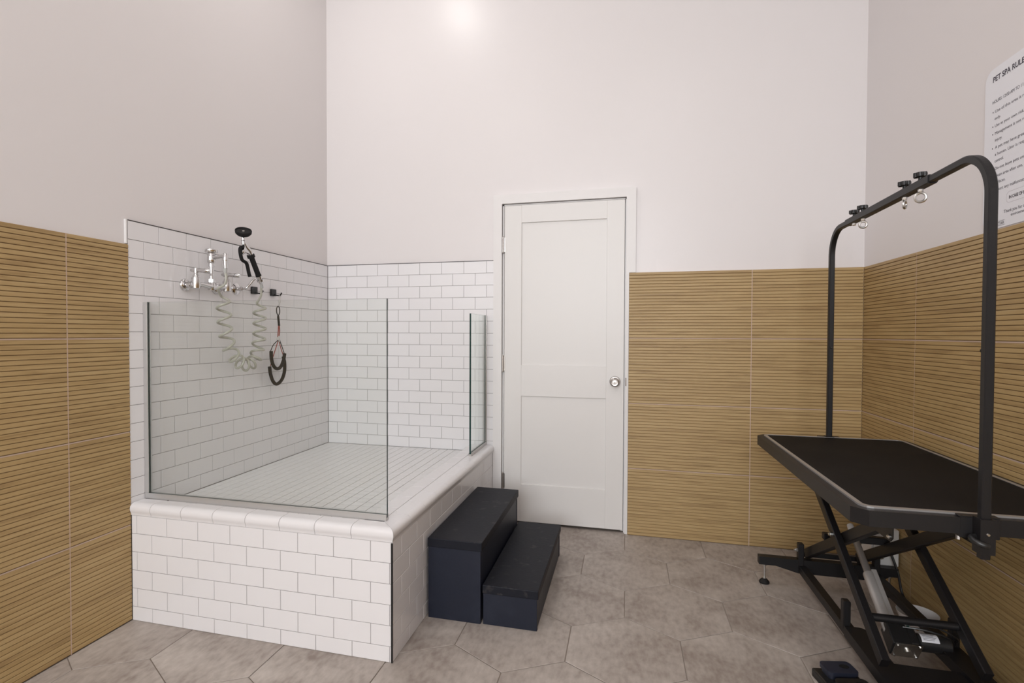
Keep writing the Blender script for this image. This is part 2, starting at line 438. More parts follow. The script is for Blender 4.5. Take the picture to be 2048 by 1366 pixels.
b.lathe([(.033, 0), (.033, .003), (.029, .009), (.0165, .012), (.0125, .018), (.0125, .030), (.018, .036), (.0255, .044), (.0275, .054), (.0255, .063), (.020, .067), (.016, .0665), (.0150, .064), (.0105, .064), (.0100, .0665), (.006, .0668)], (kx, FY, kz), (0, -1, 0), 32)
knob = b.build('door_knob', M['nickel'], door)
b = MB(); b.box((kx - .001, FY - .0695, kz - .005), (kx + .001, FY - .0668, kz + .005)); b.build('keyway', M['blackplastic'], knob)
b = MB(); b.box((2.0195, -.0136, .905), (2.0285, -.0118, .953), .0008); b.build('strike_plate', M['greyrod'], door)

# ------------------------------------------------------------------ tiled washing basin
basin = empty('dog_wash_basin', (.6, -.77, 0))
tag(basin, 'raised white subway-tiled dog wash basin with rounded tile kerb', 'wash basin')
b = MB(); b.box((.003, BY + .0022, 0), (BX - .0022, -.003, ZB - .010)); b.box((.003, BY + .0022, ZB - .010), (BX - .0022, BY + .058, ZB + .002)); b.box((BX - .058, BY + .058, ZB - .010), (BX - .0022, -.003, ZB + .002)); b.box((.003, BY + .03, ZB + .002), (BX - .03, BY + .058, ZK - .004)); b.box((BX - .058, BY + .058, ZB + .002), (BX - .03, -.003, ZK - .004)); b.build('masonry_core', M['grout'], basin)
brow = [(ZB - i * TH, max(ZB - (i + 1) * TH, 0)) for i in range(6)]
b = MB(); subway(b, lambda u, z: Vector((u, BY, z)), (0, -1, 0), .003, BX - .004, brow, lambda i: A0 + (TW / 2 if i % 2 else 0)); b.build('front_tiling', M['tile'], basin)
b = MB(); subway(b, lambda u, z: Vector((BX, u, z)), (1, 0, 0), BY + .004, -.016, brow, lambda i: BY + (.55 if i % 2 == 0 else .05) * TW); b.build('side_tiling', M['tile'], basin)
b = MB(); b.box((BX - .0055, BY - .0008, 0), (BX + .0008, BY + .0045, ZB - .004)); b.build('corner_trim', M['blackplastic'], basin)
tag(basin.children[-1], 'black corner trim strip')
# kerb cap: profile in (outward distance, height)
prof = [(-.061, ZK - .012), (-.061, ZK), (-.020, ZK)]
for k in range(1, 9):
    a = k / 8 * PI / 2; prof.append((-.020 + .0275 * math.sin(a), ZK - .020 + .020 * math.cos(a)))
prof += [(.0078, ZK - .026), (.0068, ZK - .032), (.0042, ZK - .038), (.0022, ZK - .043), (.0014, ZB + .001), (-.012, ZB + .001)]
def cap_run(mb, pos, mit0, mit1, joints, L0, L1):
    E = [L0] + [j for j in joints if L0 < j < L1] + [L1]; n = len(prof)
    for a, c in zip(E[:-1], E[1:]):
        a2 = a + (.0009 if a != L0 else 0); c2 = c - (.0009 if c != L1 else 0)
        vs = [pos(a2 + (mit0 * d if a == L0 else 0), d, z) for d, z in prof] + [pos(c2 + (mit1 * d if c == L1 else 0), d, z) for d, z in prof]
        fs = [(i, i + 1, n + i + 1, n + i) for i in range(n - 1)] + [(n - 1, 0, n, 2 * n - 1), tuple(range(n)), tuple(range(2 * n - 1, n - 1, -1))]
        mb.raw(vs, fs, 0, True)
b = MB()
cap_run(b, lambda u, d, z: Vector((u, BY - d, z)), 0, 1, [A0 + (k + .5) * TW for k in range(7)], .003, BX - .0006)
cap_run(b, lambda u, d, z: Vector((BX + d, u, z)), -1, 0, [BY + (k + 1.05) * TW for k in range(10)], BY + .0006, -.014)
b.build('kerb_cap', M['tile'], basin)
# basin floor: border strip + mosaic
b = MB(); SXA, SX0, SX1 = .967, 1.115, BX - .0625; SY = BY + .0625
SXA = 1.042; ZS = ZK - .004             # low ledge inside the side kerb
for xa, xb, ph in ((SXA, SX0, .5), (SX0, SX1, .2)):
    y = -.002 + ph * TW - TW; yy0 = -.002
    while yy0 > SY:
        y2 = max(y, SY); tile_poly(b, [(xa, y2), (xb, y2), (xb, yy0), (xa, yy0)], lambda x, yy: Vector((x, yy, ZS)), (0, 0, 1), g=.0011); yy0 = y2; y -= TW
b.build('border_tiles', M['tile'], basin)
b = MB(); b.box((.004, SY, ZB - .009), (SXA, -.004, ZF - .0022)); b.build('mosaic_grout', M['mosgrout'], basin)
b = MB(); b.box((SXA + .0008, SY, ZB - .009), (SX1, -.004, ZS - .0022)); b.build('kerb_ledge', M['grout'], basin)
b = MB(); mm = .0523
for i in range(20):
    for j in range(29):
        x0, y0 = SXA - i * mm, -.002 - j * mm
        P = clip_poly([(x0 - mm, y0 - mm), (x0, y0 - mm), (x0, y0), (x0 - mm, y0)], (.002, SY), (SXA, 0))
        if len(P) > 2: tile_poly(b, P, lambda x, yy: Vector((x, yy, ZF)), (0, 0, 1), g=.0014, bev=.0005, jit=.004)
b.build('mosaic_floor', M['mosaic'], basin)

# ------------------------------------------------------------------ glass screens
def slab(mb, a, bb, thin):
    """glass slab: faces across the thin axis are material 0, edges material 1"""
    bm = bmesh.new(); bmesh.ops.create_cube(bm, size=1)
    for v in bm.verts: v.co = Vector([a[i] + (bb[i] - a[i]) * (v.co[i] + .5) for i in range(3)])
    bm.normal_update(); bm.verts.index_update()
    vs = [v.co.copy() for v in bm.verts]
    for f in bm.faces:
        mb.raw([vs[v.index] for v in f.verts], [tuple(range(4))], 0 if abs(f.normal[thin]) > .5 else 1)
    bm.free()
GY = -1.470
g1 = empty('glass_screen', (.57, GY, ZK)); tag(g1, 'large frameless glass screen along the front kerb of the basin', 'glass panel')
b = MB(); slab(b, (.012, GY - .005, .512), (1.139, GY + .005, 1.351), 1); b.build('glass_pane', [M['glass'], M['glassedge']], g1, fixn=False)
b = MB(); b.box((.002, GY - .011, ZK), (1.139, GY - .0055, .5235), .0008); b.box((.002, GY + .0055, ZK), (1.139, GY + .011, .5235), .0008); b.box((.002, GY - .0055, ZK), (1.139, GY + .0055, .511)); b.build('bottom_channel', M['alu'], g1)
b = MB(); b.box((.0005, GY - .011, .5236), (.020, GY - .0055, 1.351), .0008); b.box((.0005, GY + .0055, .5236), (.020, GY + .011, 1.351), .0008); b.box((.0005, GY - .0055, .5236), (.0115, GY + .0055, 1.351)); b.build('wall_channel', M['alu'], g1)
GX = 1.142
g2 = empty('glass_screen', (GX, -.18, ZK)); tag(g2, 'small narrow glass screen on the side kerb beside the door', 'glass panel')
b = MB(); slab(b, (GX - .005, -.352, .511), (GX + .005, -.012, 1.337), 0); b.build('glass_pane', [M['glass'], M['glassedge']], g2, fixn=False)
b = MB(); b.box((GX - .010, -.352, ZK), (GX - .0055, -.002, .519), .0008); b.box((GX + .0055, -.352, ZK), (GX + .010, -.002, .519), .0008); b.box((GX - .0055, -.352, ZK), (GX + .0055, -.002, .5105)); b.build('bottom_channel', M['nickel'], g2)
b = MB(); b.box((GX - .010, -.016, .5192), (GX - .0055, -.0005, 1.335), .0008); b.box((GX + .0055, -.016, .5192), (GX + .010, -.0005, 1.335), .0008); b.box((GX - .0055, -.0115, .5192), (GX + .0055, -.0005, 1.335)); b.build('wall_channel', M['nickel'], g2)

# ------------------------------------------------------------------ faucet on the left wall
fc = empty('wall_faucet', (.0, -1.157, 1.445)); tag(fc, 'chrome two-handle wall faucet with tall riser above the basin', 'faucet')
V1, V2, FZ, FX = -1.254, -1.055, 1.445, .066
for yv in (V1, V2):
    b = MB(); b.lathe([(.030, .0005), (.030, .006), (.026, .012), (.017, .016)], (0, yv, FZ), (1, 0, 0), 24); b.build('escutcheon', M['chrome'], fc)
b = MB()
for yv in (V1, V2):
    b.cyl((.014, yv, FZ), (FX, yv, FZ), .0125); b.lathe([(.0165, 0), (.0165, .018)], (.022, yv, FZ), (1, 0, 0), 6, smooth=False)
    b.lathe([(.012, -.020), (.0178, -.016), (.0188, .0), (.0188, .026), (.0198, .027), (.0198, .033), (.0150, .036), (.0145, .042), (.0095, .049), (.008, .060)], (FX, yv, FZ), (0, 0, 1), 24)
b.tube([(FX, V1, FZ), (FX, V1 + .03, FZ + .003), (FX, -1.157, FZ - .002), (FX, V2 - .03, FZ + .003), (FX, V2, FZ)], [.012, .011, .017, .011, .012], 14)
b.lathe([(.016, -.02), (.0175, -.01), (.0165, .012), (.013, .020)], (FX, -1.157, FZ + .002), (0, 0, 1), 20)
b.build('faucet_body', M['chrome'], fc)
b = MB(); RZ = FZ
b.lathe([(.017, .019), (.017, .034)], (FX, -1.157, FZ), (0, 0, 1), 6, smooth=False)
b.lathe([(.0095, .030), (.0095, .095), (.0135, .095), (.0135, .110), (.0155, .112), (.0185, .116), (.0195, .130), (.0175, .160), (.0165, .163)], (FX, -1.157, FZ), (0, 0, 1), 24)
b.build('riser_pipe', M['chrome'], fc)
b = MB(); b.lathe([(.027, .163), (.029, .166), (.029, .176), (.026, .179), (.010, .180)], (FX, -1.157, FZ), (0, 0, 1), 28); b.build('vacuum_breaker_cap', M['chrome'], fc)
b = MB(); b.tube([(FX + .010, -1.157, FZ + .141), (FX + .030, -1.157, FZ + .143), (FX + .055, -1.157, FZ + .144), (FX + .079, -1.157, FZ + .144)], [.013, .012, .009, .010], 14)
b.lathe([(.010, .158), (.0125, .154), (.0130, .128), (.0125, .122), (.0100, .122), (.0095, .085), (.0078, .085)], (FX + .080, -1.157, FZ), (0, 0, 1), 20); out = b.build('outlet_elbow', M['chrome'], fc)
for yv, dy, mt in ((V1, 0, 'whiteplastic'), (V2, 0, 'chrome')):
    b = MB(); b.lathe([(.0105, .055), (.0105, .076), (.008, .078)], (FX, yv, FZ), (0, 0, 1), 18)
    L = [(-.026, .007), (-.012, .0105), (.0, .009), (.02, .0085), (.045, .0115), (.064, .0125), (.072, .007)]
    b.tube([(FX + t, yv + .1 * t, FZ + .067 - .06 * t) for t, r in L], [r for t, r in L], 12)
    h = b.build('lever_handle', M['chrome'], fc)

# coiled hose
def catmull(P, n):
    P = [Vector(p) for p in P]; Q = [P[0] * 2 - P[1]] + P + [P[-1] * 2 - P[-2]]; R = []
    for i in range(1, len(Q) - 2):
        for k in range(n):
            t = k / n; a, b_, c, d = Q[i - 1], Q[i], Q[i + 1], Q[i + 2]
            R.append(.5 * ((2 * b_) + (c - a) * t + (2 * a - 5 * b_ + 4 * c - d) * t * t + (3 * b_ - a - 3 * c + d) * t ** 3))
    R.append(P[-1]); return R
HX = .092
axis = catmull([(HX, -1.110, 1.425), (HX, -1.106, 1.32), (HX, -1.098, 1.233), (HX, -1.078, 1.160), (HX, -1.050, 1.113), (HX, -1.015, 1.078), (HX, -.972, 1.056), (HX, -.925, 1.054), (HX, -.888, 1.072), (HX, -.862, 1.113), (HX, -.846, 1.18), (HX, -.840, 1.252), (HX, -.840, 1.32), (HX, -.838, 1.395)], 60)
dist = [0.]
for i in range(1, len(axis)): dist.append(dist[-1] + (axis[i] - axis[i - 1]).length)
Lh = dist[-1]
pitches = []; ang = 1.15; coil = []
for i in range(0, len(axis)):
    f = dist[i] / Lh
    pitch = .069 if f < .38 else (.046 if .44 < f < .60 else (.056 if f > .68 else None))
    if pitch is None:
        t = (f - .38) / .06 if f < .44 else (f - .60) / .08
        pitch = (.069 + (.046 - .069) * t) if f < .44 else (.046 + (.056 - .046) * t)
    if i: ang += (dist[i] - dist[i - 1]) / pitch * 2 * PI
    T = (axis[min(i + 1, len(axis) - 1)] - axis[max(i - 1, 0)]).normalized()
    u = Vector((1, 0, 0)); w = T.cross(u).normalized()
    rr = .031 * min(1, .25 + i / 45, .25 + (len(axis) - 1 - i) / 45)
    coil.append(axis[i] + (u * math.cos(ang) + w * math.sin(ang)) * rr)
start = [(FX + .080, -1.157, FZ + .066), (FX + .083, -1.156, FZ + .035), (FX + .074, -1.156, FZ + .008), (FX + .045, -1.162, FZ - .010), (FX + .030, -1.150, FZ - .018)]
fin = [(HX + .012, -.846, 1.418), (.108, -.846, 1.445), (.112, -.852, 1.470)]
lead = catmull(start + [tuple(coil[14])], 8)[:-1]; tail = catmull([tuple(coil[-12])] + fin, 8)[1:]
b = MB(); b.tube(lead + coil[14:-12] + tail, .0062, 9)
hz = b.build('coiled_hose', M['hose']); tag(hz, 'pale grey-green coiled hose hanging in a loop below the faucet', 'hose')
hz_off = hz
b = MB(); b.lathe([(.0078, .0845), (.0078, .066), (.0066, .062)], (FX + .080, -1.157, FZ), (0, 0, 1), 16); b.build('hose_ferrule', M['hosedull'], hz)

# sprayer with holder
sp = empty('pet_sprayer', (.114, -.868, 1.480)); tag(sp, 'black and chrome pet sprayer with squeeze lever resting in its wall holder', 'sprayer')
def V(*a): return Vector(a)
g0, g1_ = V(.114, -.874, 1.522), V(.114, -.938, 1.628)          # grip bottom and top
b = MB(); d = (g1_ - g0)
b.lathe([(.0135, 0), (.0155, .006), (.0135, .012), (.0135, d.length - .016), (.0195, d.length - .015), (.0195, d.length), (.014, d.length + .003)], g0, d, 22); b.build('grip', M['rubber'], sp)
b = MB()
b.lathe([(.0155, -.006), (.0155, .002)], g0, d, 20); b.lathe([(.0085, -.045), (.0110, -.042), (.0125, -.008), (.011, 0)], g0, d, 18); b.build('hose_connector', M['chrome'], sp); b = MB()
b.tube([g1_, g1_ + d.normalized() * .022, V(.114, -.975, 1.662), V(.114, -.988, 1.680)], [.014, .016, .013, .011], 14)
b.prism([V(.105, -1.000, 1.640), V(.105, -.958, 1.630), V(.105, -.968, 1.655), V(.105, -.990, 1.676)], (.018, 0, 0))
b.sphere((.114, -.996, 1.636), .012, (1, 1, 1.2))
b.build('valve_body', M['chrome'], sp)
b = MB(); b.tube([(.114, -.990, 1.674), (.114, -.992, 1.690), (.114, -.993, 1.716)], [.0095, .0085, .0085], 14); b.torus((.114, -.992, 1.692), (0, 0, 1), .009, .0025, 16, 6); b.build('spray_neck', M['chrome'], sp)
b = MB(); b.lathe([(.010, -.026), (.030, -.018), (.039, -.008), (.0405, .004), (.039, .008), (.036, .008), (.034, .002), (.008, .001)], (.120, -.998, 1.738), (.36, -.42, .83), 32); hd = b.build('spray_head', M['rubber'], sp)
b = MB(); b.lathe([(.007, 0), (.006, .004)], (.1204, -.9985, 1.7389), (.36, -.42, .83), 12); b.build('spray_screw', M['steel'], hd)
lev = catmull([(.114, -.994, 1.662), (.114, -1.010, 1.656), (.114, -1.016, 1.640), (.114, -1.010, 1.610), (.114, -.999, 1.592), (.114, -.972, 1.582), (.114, -.962, 1.565), (.114, -.951, 1.530), (.114, -.944, 1.514)], 6)
b = MB(); b.bar(lev, (1, 0, 0), .019, .013, .004); b.build('squeeze_lever', M['rubber'], sp)
b = MB(); b.cyl((.114, -.853, 1.484), (.113, -.848, 1.462), .0080, 16); b.build('hose_ferrule', M['hosedull'], sp)
hl = empty('sprayer_holder', (0, -.910, 1.454)); tag(hl, 'chrome wall holder with round flange and bent arm under the sprayer', 'holder')
b = MB(); b.lathe([(.032, .0005), (.031, .003), (.022, .008), (.012, .010)], (0, -.910, 1.454), (1, 0, 0), 28); b.build('flange', M['chrome'], hl)
b = MB(); b.lathe([(.0085, .008), (.0085, .030), (.0120, .030), (.0120, .044), (.007, .046)], (0, -.910, 1.454), (1, 0, 0), 18)
b.tube(catmull([(.040, -.910, 1.454), (.056, -.908, 1.455), (.068, -.904, 1.464), (.090, -.888, 1.500), (.0965, -.881, 1.508)], 6), .0060, 12); b.build('arm', M['chrome'], hl)
b = MB(); cdir = d.normalized(); b.lathe([(.0140, -.005), (.0185, -.005), (.0185, .004), (.0140, .004), (.0140, -.005)], V(.114, -.8625, 1.503), cdir, 22, cap=False); b.build('ring', M['chrome'], hl)

# hooks and grooming loop
for (yy, lab) in ((-.775, 'black square wall hook nearest the sprayer, behind the hose end'), (-.609, 'black square wall hook holding the grooming loop')):
    hk = empty('wall_hook', (0, yy, 1.457)); tag(hk, lab, 'hook', 'black hooks on the tiled wall')
    b = MB(); b.box((.0008, yy - .021, 1.437), (.0150, yy + .021, 1.477), .002, 2); b.build('back_plate', M['blackplastic'], hk)
    b = MB(); b.bar(catmull([(.013, yy + .004, 1.446), (.030, yy + .006, 1.441), (.045, yy + .008, 1.441), (.054, yy + .009, 1.448), (.057, yy + .010, 1.457)], 6), (0, 1, 0), .008, .007, .002); b.build('prong', M['blackplastic'], hk)
lp = empty('grooming_loop', (.05, -.628, .925)); tag(lp, 'red and black cable grooming loop with black tube collars hanging from a hook', 'grooming loop')
NX = .047; ny = -.600
b = MB(); b.torus((NX, ny, 1.4383), (1, 0, .0), .0080, .0016, 18, 6)
b.tube([(NX, ny, 1.428), (NX, ny - .002, 1.412), (NX, ny - .006, 1.395)], .0042, 10); b.torus((NX, ny - .010, 1.383), (1, .4, 0), .0085, .0018, 18, 6); b.lathe([(.004, 0), (.0062, .003), (.0062, .012), (.004, .015)], (NX, ny - .004, 1.398), (0, 0, 1), 12); b.build('snap_clip', M['palegrey'], lp)
cy = -.618
b = MB(); b.tube(catmull([(NX, cy + .001, 1.318), (NX, cy + .014, 1.340), (NX, cy + .012, 1.366), (NX, cy, 1.376), (NX, cy - .013, 1.364), (NX, cy - .013, 1.340), (NX, cy - .001, 1.318)], 6), .0028, 8)
b.tube(catmull([(NX, cy, 1.318), (NX, cy + .004, 1.290), (NX, cy + .008, 1.262)], 6), .0065, 9); b.build('cable_eye', M['rubber'], lp)
b = MB()
b.tube(catmull([(NX, cy + .004, 1.262), (NX, cy + .001, 1.235), (NX, cy - .004, 1.196)], 6), .0034, 7)
b.tube(catmull([(NX, cy + .011, 1.262), (NX, cy + .013, 1.23), (NX, cy + .007, 1.196)], 6), .0030, 7)
b.tube(catmull([(NX, cy + .002, 1.18), (NX - .002, -.655, 1.10), (NX - .002, -.688, 1.030)], 6), .0026, 7)
b.tube(catmull([(NX, cy + .004, 1.18), (NX, -.594, 1.13), (NX, -.572, 1.088)], 6), .0026, 7); b.build('red_cable', M['redcord'], lp)
b = MB()
b.tube(catmull([(NX + .003, cy - .002, 1.18), (NX + .003, -.668, 1.15), (NX + .003, -.695, 1.112)], 6), .0024, 7)
b.tube(catmull([(NX + .004, cy + .006, 1.18), (NX + .004, -.590, 1.14), (NX + .004, -.568, 1.098)], 6), .0024, 7); b.build('black_cable', M['rubber'], lp)
b = MB(); b.cyl((NX, cy - .004, 1.174), (NX, cy + .001, 1.202), .0068, 12); b.cyl((NX, cy + .006, 1.168), (NX, cy + .006, 1.192), .0062, 12); b.build('crimp_sleeve', M['palegrey'], lp)
b = MB(); b.tube(catmull([(NX + .010, -.697, 1.116), (NX + .010, -.695, 1.075), (NX + .010, -.680, 1.035), (NX + .010, -.648, 1.012), (NX + .010, -.612, 1.020), (NX + .010, -.585, 1.056), (NX + .010, -.572, 1.098)], 8), .0098, 12); b.build('tube_collar', M['rubber'], lp)
b = MB(); b.tube(catmull([(NX - .008, -.688, 1.026), (NX - .008, -.679, .981), (NX - .008, -.656, .938), (NX - .008, -.622, .920), (NX - .008, -.578, .940), (NX - .008, -.551, .985), (NX - .008, -.548, 1.040), (NX - .008, -.560, 1.078)], 8), .0098, 12); b.build('tube_collar', M['rubber'], lp)

# ------------------------------------------------------------------ step stool
st = empty('step_stool', (1.44, -.82, 0)); tag(st, 'black painted two-step wooden stool in front of the door', 'step stool')
def step_unit(x0, x1, y0, y1, h, th):
    b = MB(); b.box((x0, y0 + .002, 0), (x1 - .006, y0 + .020, h - th), .0012); b.build('side_panel', M['step'], st)
    b = MB(); b.box((x0, y1 - .020, 0), (x1 - .006, y1 - .002, h - th), .0012); b.build('side_panel', M['step'], st)
    b = MB(); b.box((x1 - .026, y0 + .021, 0.001), (x1 - .008, y1 - .021, h - th), .0012); b.build('riser_board', M['step'], st)
    b = MB(); b.box((x0 - .002, y0 - .003, h - th), (x1, y1 + .002, h), .003, 2); b.build('tread', M['steptop'], st)
step_unit(1.208, 1.446, -1.213, -.425, .345, .038)
step_unit(1.450, 1.684, -1.208, -.425, .168, .036)

# ------------------------------------------------------------------ grooming table
ZTB = .745; TX0, TX1, TY0, TY1 = 2.630, 3.250, -1.705, -.560   # top board
gt = empty('grooming_table', (2.96, -1.13, 0)); tag(gt, 'black electric scissor-lift dog grooming table beside the right wall', 'grooming table')
def rounded(x0, x1, y0, y1, r, z, n=6):
    P = []
    for cx, cy, a0 in ((x1 - r, y1 - r, 0), (x0 + r, y1 - r, 90), (x0 + r, y0 + r, 180), (x1 - r, y0 + r, 270)):
        for k in range(n + 1):
            a = math.radians(a0 + 90 * k / n); P.append((cx + r * math.cos(a), cy + r * math.sin(a), z))
    return P
b = MB(); c = .034
b.prism([(TX0 + c, TY0, ZTB - .046), (TX1 - c, TY0, ZTB - .046), (TX1, TY0 + c, ZTB - .046), (TX1, TY1 - c, ZTB - .046), (TX1 - c, TY1, ZTB - .046), (TX0 + c, TY1, ZTB - .046), (TX0, TY1 - c, ZTB - .046), (TX0, TY0 + c, ZTB - .046)], (0, 0, .043)); b.build('table_frame', M['blackmetal'], gt)
b = MB(); i1 = .024
outer = rounded(TX0 + i1, TX1 - i1, TY0 + i1, TY1 - i1, .030, ZTB - .0028); inner = rounded(TX0 + i1 + .013, TX1 - i1 - .013, TY0 + i1 + .013, TY1 - i1 - .013, .020, ZTB - .0028)
n = len(outer); up = [(x, y, ZTB + .0022) for x, y, z in outer]; ui = [(x, y, ZTB + .0022) for x, y, z in inner]
b.raw(outer + up + ui + inner, [(i, (i + 1) % n, n + (i + 1) % n, n + i) for i in range(n)] + [(n + i, n + (i + 1) % n, 2 * n + (i + 1) % n, 2 * n + i) for i in range(n)] + [(2 * n + i, 2 * n + (i + 1) % n, 3 * n + (i + 1) % n, 3 * n + i) for i in range(n)])
b.build('edge_strip', M['trimalu'], gt); tag(gt.children[-1], 'aluminium edge strip')
b = MB(); P = [(x, y, ZTB - .0029) for x, y, z in rounded(TX0 + i1 + .0132, TX1 - i1 - .0132, TY0 + i1 + .0132, TY1 - i1 - .0132, .020, 0)]; b.prism(P, (0, 0, .0035)); b.build('rubber_mat', M['rubbermat'], gt)
# base: two long rails, two cross feet with levelling screws
RL0, RL1, RR0, RR1 = 2.834, 2.872, 3.138, 3.175; RZ0, RZ1 = .076, .110
FYF, FYN = -.500, -1.600
for x0, x1 in ((RL0, RL1), (RR0, RR1)):
    b = MB(); b.box((x0, FYN, RZ0), (x1, FYF - .018, RZ1), .003); b.build('base_rail', M['blackmetal'], gt)
FX0, FX1 = 2.662, 3.250
for yy in (FYF, FYN):
    b = MB(); zt = .136
    b.prism([(FX0, yy - .018, .097), (2.735, yy - .018, .097), (RL0, yy - .018, .071), (RR1, yy - .018, .071), (3.215, yy - .018, .097), (FX1, yy - .018, .097), (FX1, yy - .018, zt), (FX0, yy - .018, zt)], (0, .036, 0)); b.build('cross_foot', M['blackmetal'], gt)
    for xx in (2.690, 3.222):
        b = MB(); b.cyl((xx, yy + .002, .022), (xx, yy + .002, .098), .0050, 12); b.lathe([(.011, .088), (.011, .097)], (xx, yy + .002, 0), (0, 0, 1), 6, smooth=False); b.cyl((xx, yy + .002, .024), (xx, yy + .002, .030), .0085, 12); sc = b.build('levelling_screw', M['steel'], gt)
        b = MB(); b.lathe([(.0225, .0005), (.0235, .006), (.0215, .011), (.010, .023), (.006, .025)], (xx, yy + .002, 0), (0, 0, 1), 24); b.build('foot_pad', M['rubber'], sc)
# upright pivot brackets (far pair and near pair)
for x0, sgn in ((RL0 - .001, -1), (RR0 + .013, 1)):
    for yy, ht in ((-.505, .214), (-1.052 if sgn < 0 else -1.115, .204)):
        b = MB(); b.box((x0, yy - .016, RZ0 + .02), (x0 + .025, yy + .016, ht), .003); br = b.build('pivot_bracket', M['blackmetal'], gt)
        if ht > .21:
            b = MB(); xb = x0 if sgn < 0 else x0 + .025; b.lathe([(.0085, 0), (.0085, .009)], (xb, yy - .002, .180), (sgn, 0, 0), 6, smooth=False); b.lathe([(.0055, .009), (.0055, .016)], (xb, yy - .002, .180), (sgn, 0, 0), 12); b.build('bolt', M['steel'], br)
# roller channels near the close end of the rails
for x0, x1, fl in ((RL0 - .0006, RL0 + .070, 1), (RR1 + .0006, RR1 - .070, -1)):
    b = MB(); y0, y1 = FYN + .020, -1.072; r = .024; z0 = RZ0 - .0015
    pts = [(x0, y0, z0), (x0, y1, z0)] + [(x1 - fl * r + fl * r * math.sin(a), y1 - r + r * math.cos(a), z0) for a in [k * PI / 12 for k in range(7)]] + [(x1, y0, z0)]
    b.prism(pts, (0, 0, RZ1 - RZ0 + .0045)); b.build('roller_channel', M['blackmetal'], gt)
b = MB(); b.box((RL0 + .0706, -1.470, .080), (RR1 - .0706, -1.272, .1015), .002); b.build('base_plate', M['blackmetal'], gt)
# scissor arms
AY0, AZ0, AY1, AZ1 = -.480, .682, -1.352, .140      # arm high at the far end
BY0, BZ0, BY1, BZ1 = -.478, .157, -1.320, .608      # arm low at the far end
for xo, xi in ((2.853, 2.884), (3.135, 3.104)):
    b = MB(); b.bar([(xo, AY0, AZ0), (xo, AY1, AZ1)], (1, 0, 0), .026, .040, .003); b.build('scissor_arm', M['blackmetal'], gt)
    b = MB(); b.bar([(xi, BY0, BZ0), (xi, BY1, BZ1)], (1, 0, 0), .026, .044, .003); b.build('scissor_arm', M['blackmetal'], gt)
    sgn = -1 if xo < 3 else 1
    t = .505; by, bz = AY0 + (AY1 - AY0) * t, AZ0 + (AZ1 - AZ0) * t
    b = MB(); b.lathe([(.0095, 0), (.0095, .008), (.006, .008), (.006, .014)], (xo + sgn * .013, by, bz), (sgn, 0, 0), 8, smooth=False); b.build('pivot_bolt', M['steel'], gt)
    # hanging gusset for the high near pivot
    b = MB(); xg = xi + sgn * .0135
    b.prism([(xg, -1.215, .699), (xg, -1.356, .699), (xg, -1.356, .556), (xg, -1.340, .540), (xg, -1.235, .540), (xg, -1.215, .560)], (sgn * .004, 0, 0)); b.build('gusset_plate', M['blackmetal'], gt)
    b = MB(); b.lathe([(.0075, 0), (.0075, .004), (.004, .008)], (xg + sgn * .004, -1.338, .556), (sgn, 0, 0), 12); b.build('gusset_bolt', M['steel'], gt)
b = MB(); b.cyl((2.8665, -1.215, .226), (3.1215, -1.215, .226), .0135, 18); b.build('cross_bar', M['blackmetal'], gt)
b = MB(); b.box((2.868, -.745, .319), (3.120, -.715, .349), .003); b.build('lift_bar', M['blackmetal'], gt)
b = MB(); b.box((2.860, -.456, .130), (3.140, -.440, .152), .002); b.build('brace_bar', M['blackmetal'], gt)
# linear actuator
a_top, a_bot = V(2.987, -.712, .362), V(2.966, -1.145, .118)
ax = (a_bot - a_top).normalized(); LA = (a_bot - a_top).length
ac = MB(); ac.lathe([(.0115, 0), (.0135, .004), (.0135, LA * .46)], a_top, ax, 20); rod = ac.build('actuator_rod', M['greyrod'], gt); tag(rod, 'grey actuator rod')
b = MB(); b.lathe([(.006, -.032), (.0125, -.030), (.0135, -.012), (.0125, .003)], a_top, ax, 20); b.build('rod_end', M['whiteplastic'], rod)
b = MB(); b.lathe([(.0190, LA * .44), (.0205, LA * .45), (.0205, LA * .93), (.0190, LA * .935)], a_top, ax, 24)
sx = Vector((1, 0, 0)); nz = ax.cross(sx).normalized()
if nz.z < 0: nz = -nz
b.bar([a_top + ax * LA * .42 + sx * .019 + nz * .006, a_top + ax * LA * .93 + sx * .019 + nz * .006], sx, .018, .022, .002)
b.build('actuator_tube', M['silver'], gt); tag(gt.children[-1], 'silver actuator tube')
b = MB(); Mx = Matrix.Translation(a_bot) @ Matrix(((1, 0, 0), (0, ax.y, nz.y), (0, ax.z, nz.z))).transposed().to_3x3().transposed().to_4x4() if False else None
# gearbox: box aligned with the actuator axis
def obox(mb, o, u, v, w, hu, hv, hw, bev=.004):
    R = Matrix((u, v, w)).transposed().to_4x4(); R.translation = o
    mb.box((-hu, -hv, -hw), (hu, hv, hw), bev, 2, M=R)
gb = a_bot - ax * .012
b = MB(); obox(b, gb + sx * .012, sx, ax, nz, .030, .046, .034); obox(b, gb + sx * .052 + ax * .008, sx, ax, nz, .018, .034, .030, .008)
gear = b.build('gearbox', M['blackplastic'], gt)
b = MB(); obox(b, gb + ax * .047 + sx * .03, sx, ax, nz, .042, .0015, .036, .001)
for i, j in ((-1, -1), (1, -1), (-1, 1), (1, 1)): b.lathe([(.004, 0), (.004, .005)], gb + ax * .048 + sx * (.03 + .034 * i) + nz * .029 * j, ax, 6, smooth=False)
b.lathe([(.012, 0), (.012, .010)], gb + ax * .048 + sx * .03, ax, 16); b.build('mounting_plate', M['steel'], gear)
b = MB(); mo = gb + sx * .070 + ax * .008; b.lathe([(.026, 0), (.0300, .004), (.0300, .098), (.026, .102)], mo, sx, 28); mot = b.build('motor', M['blackplastic'], gt)
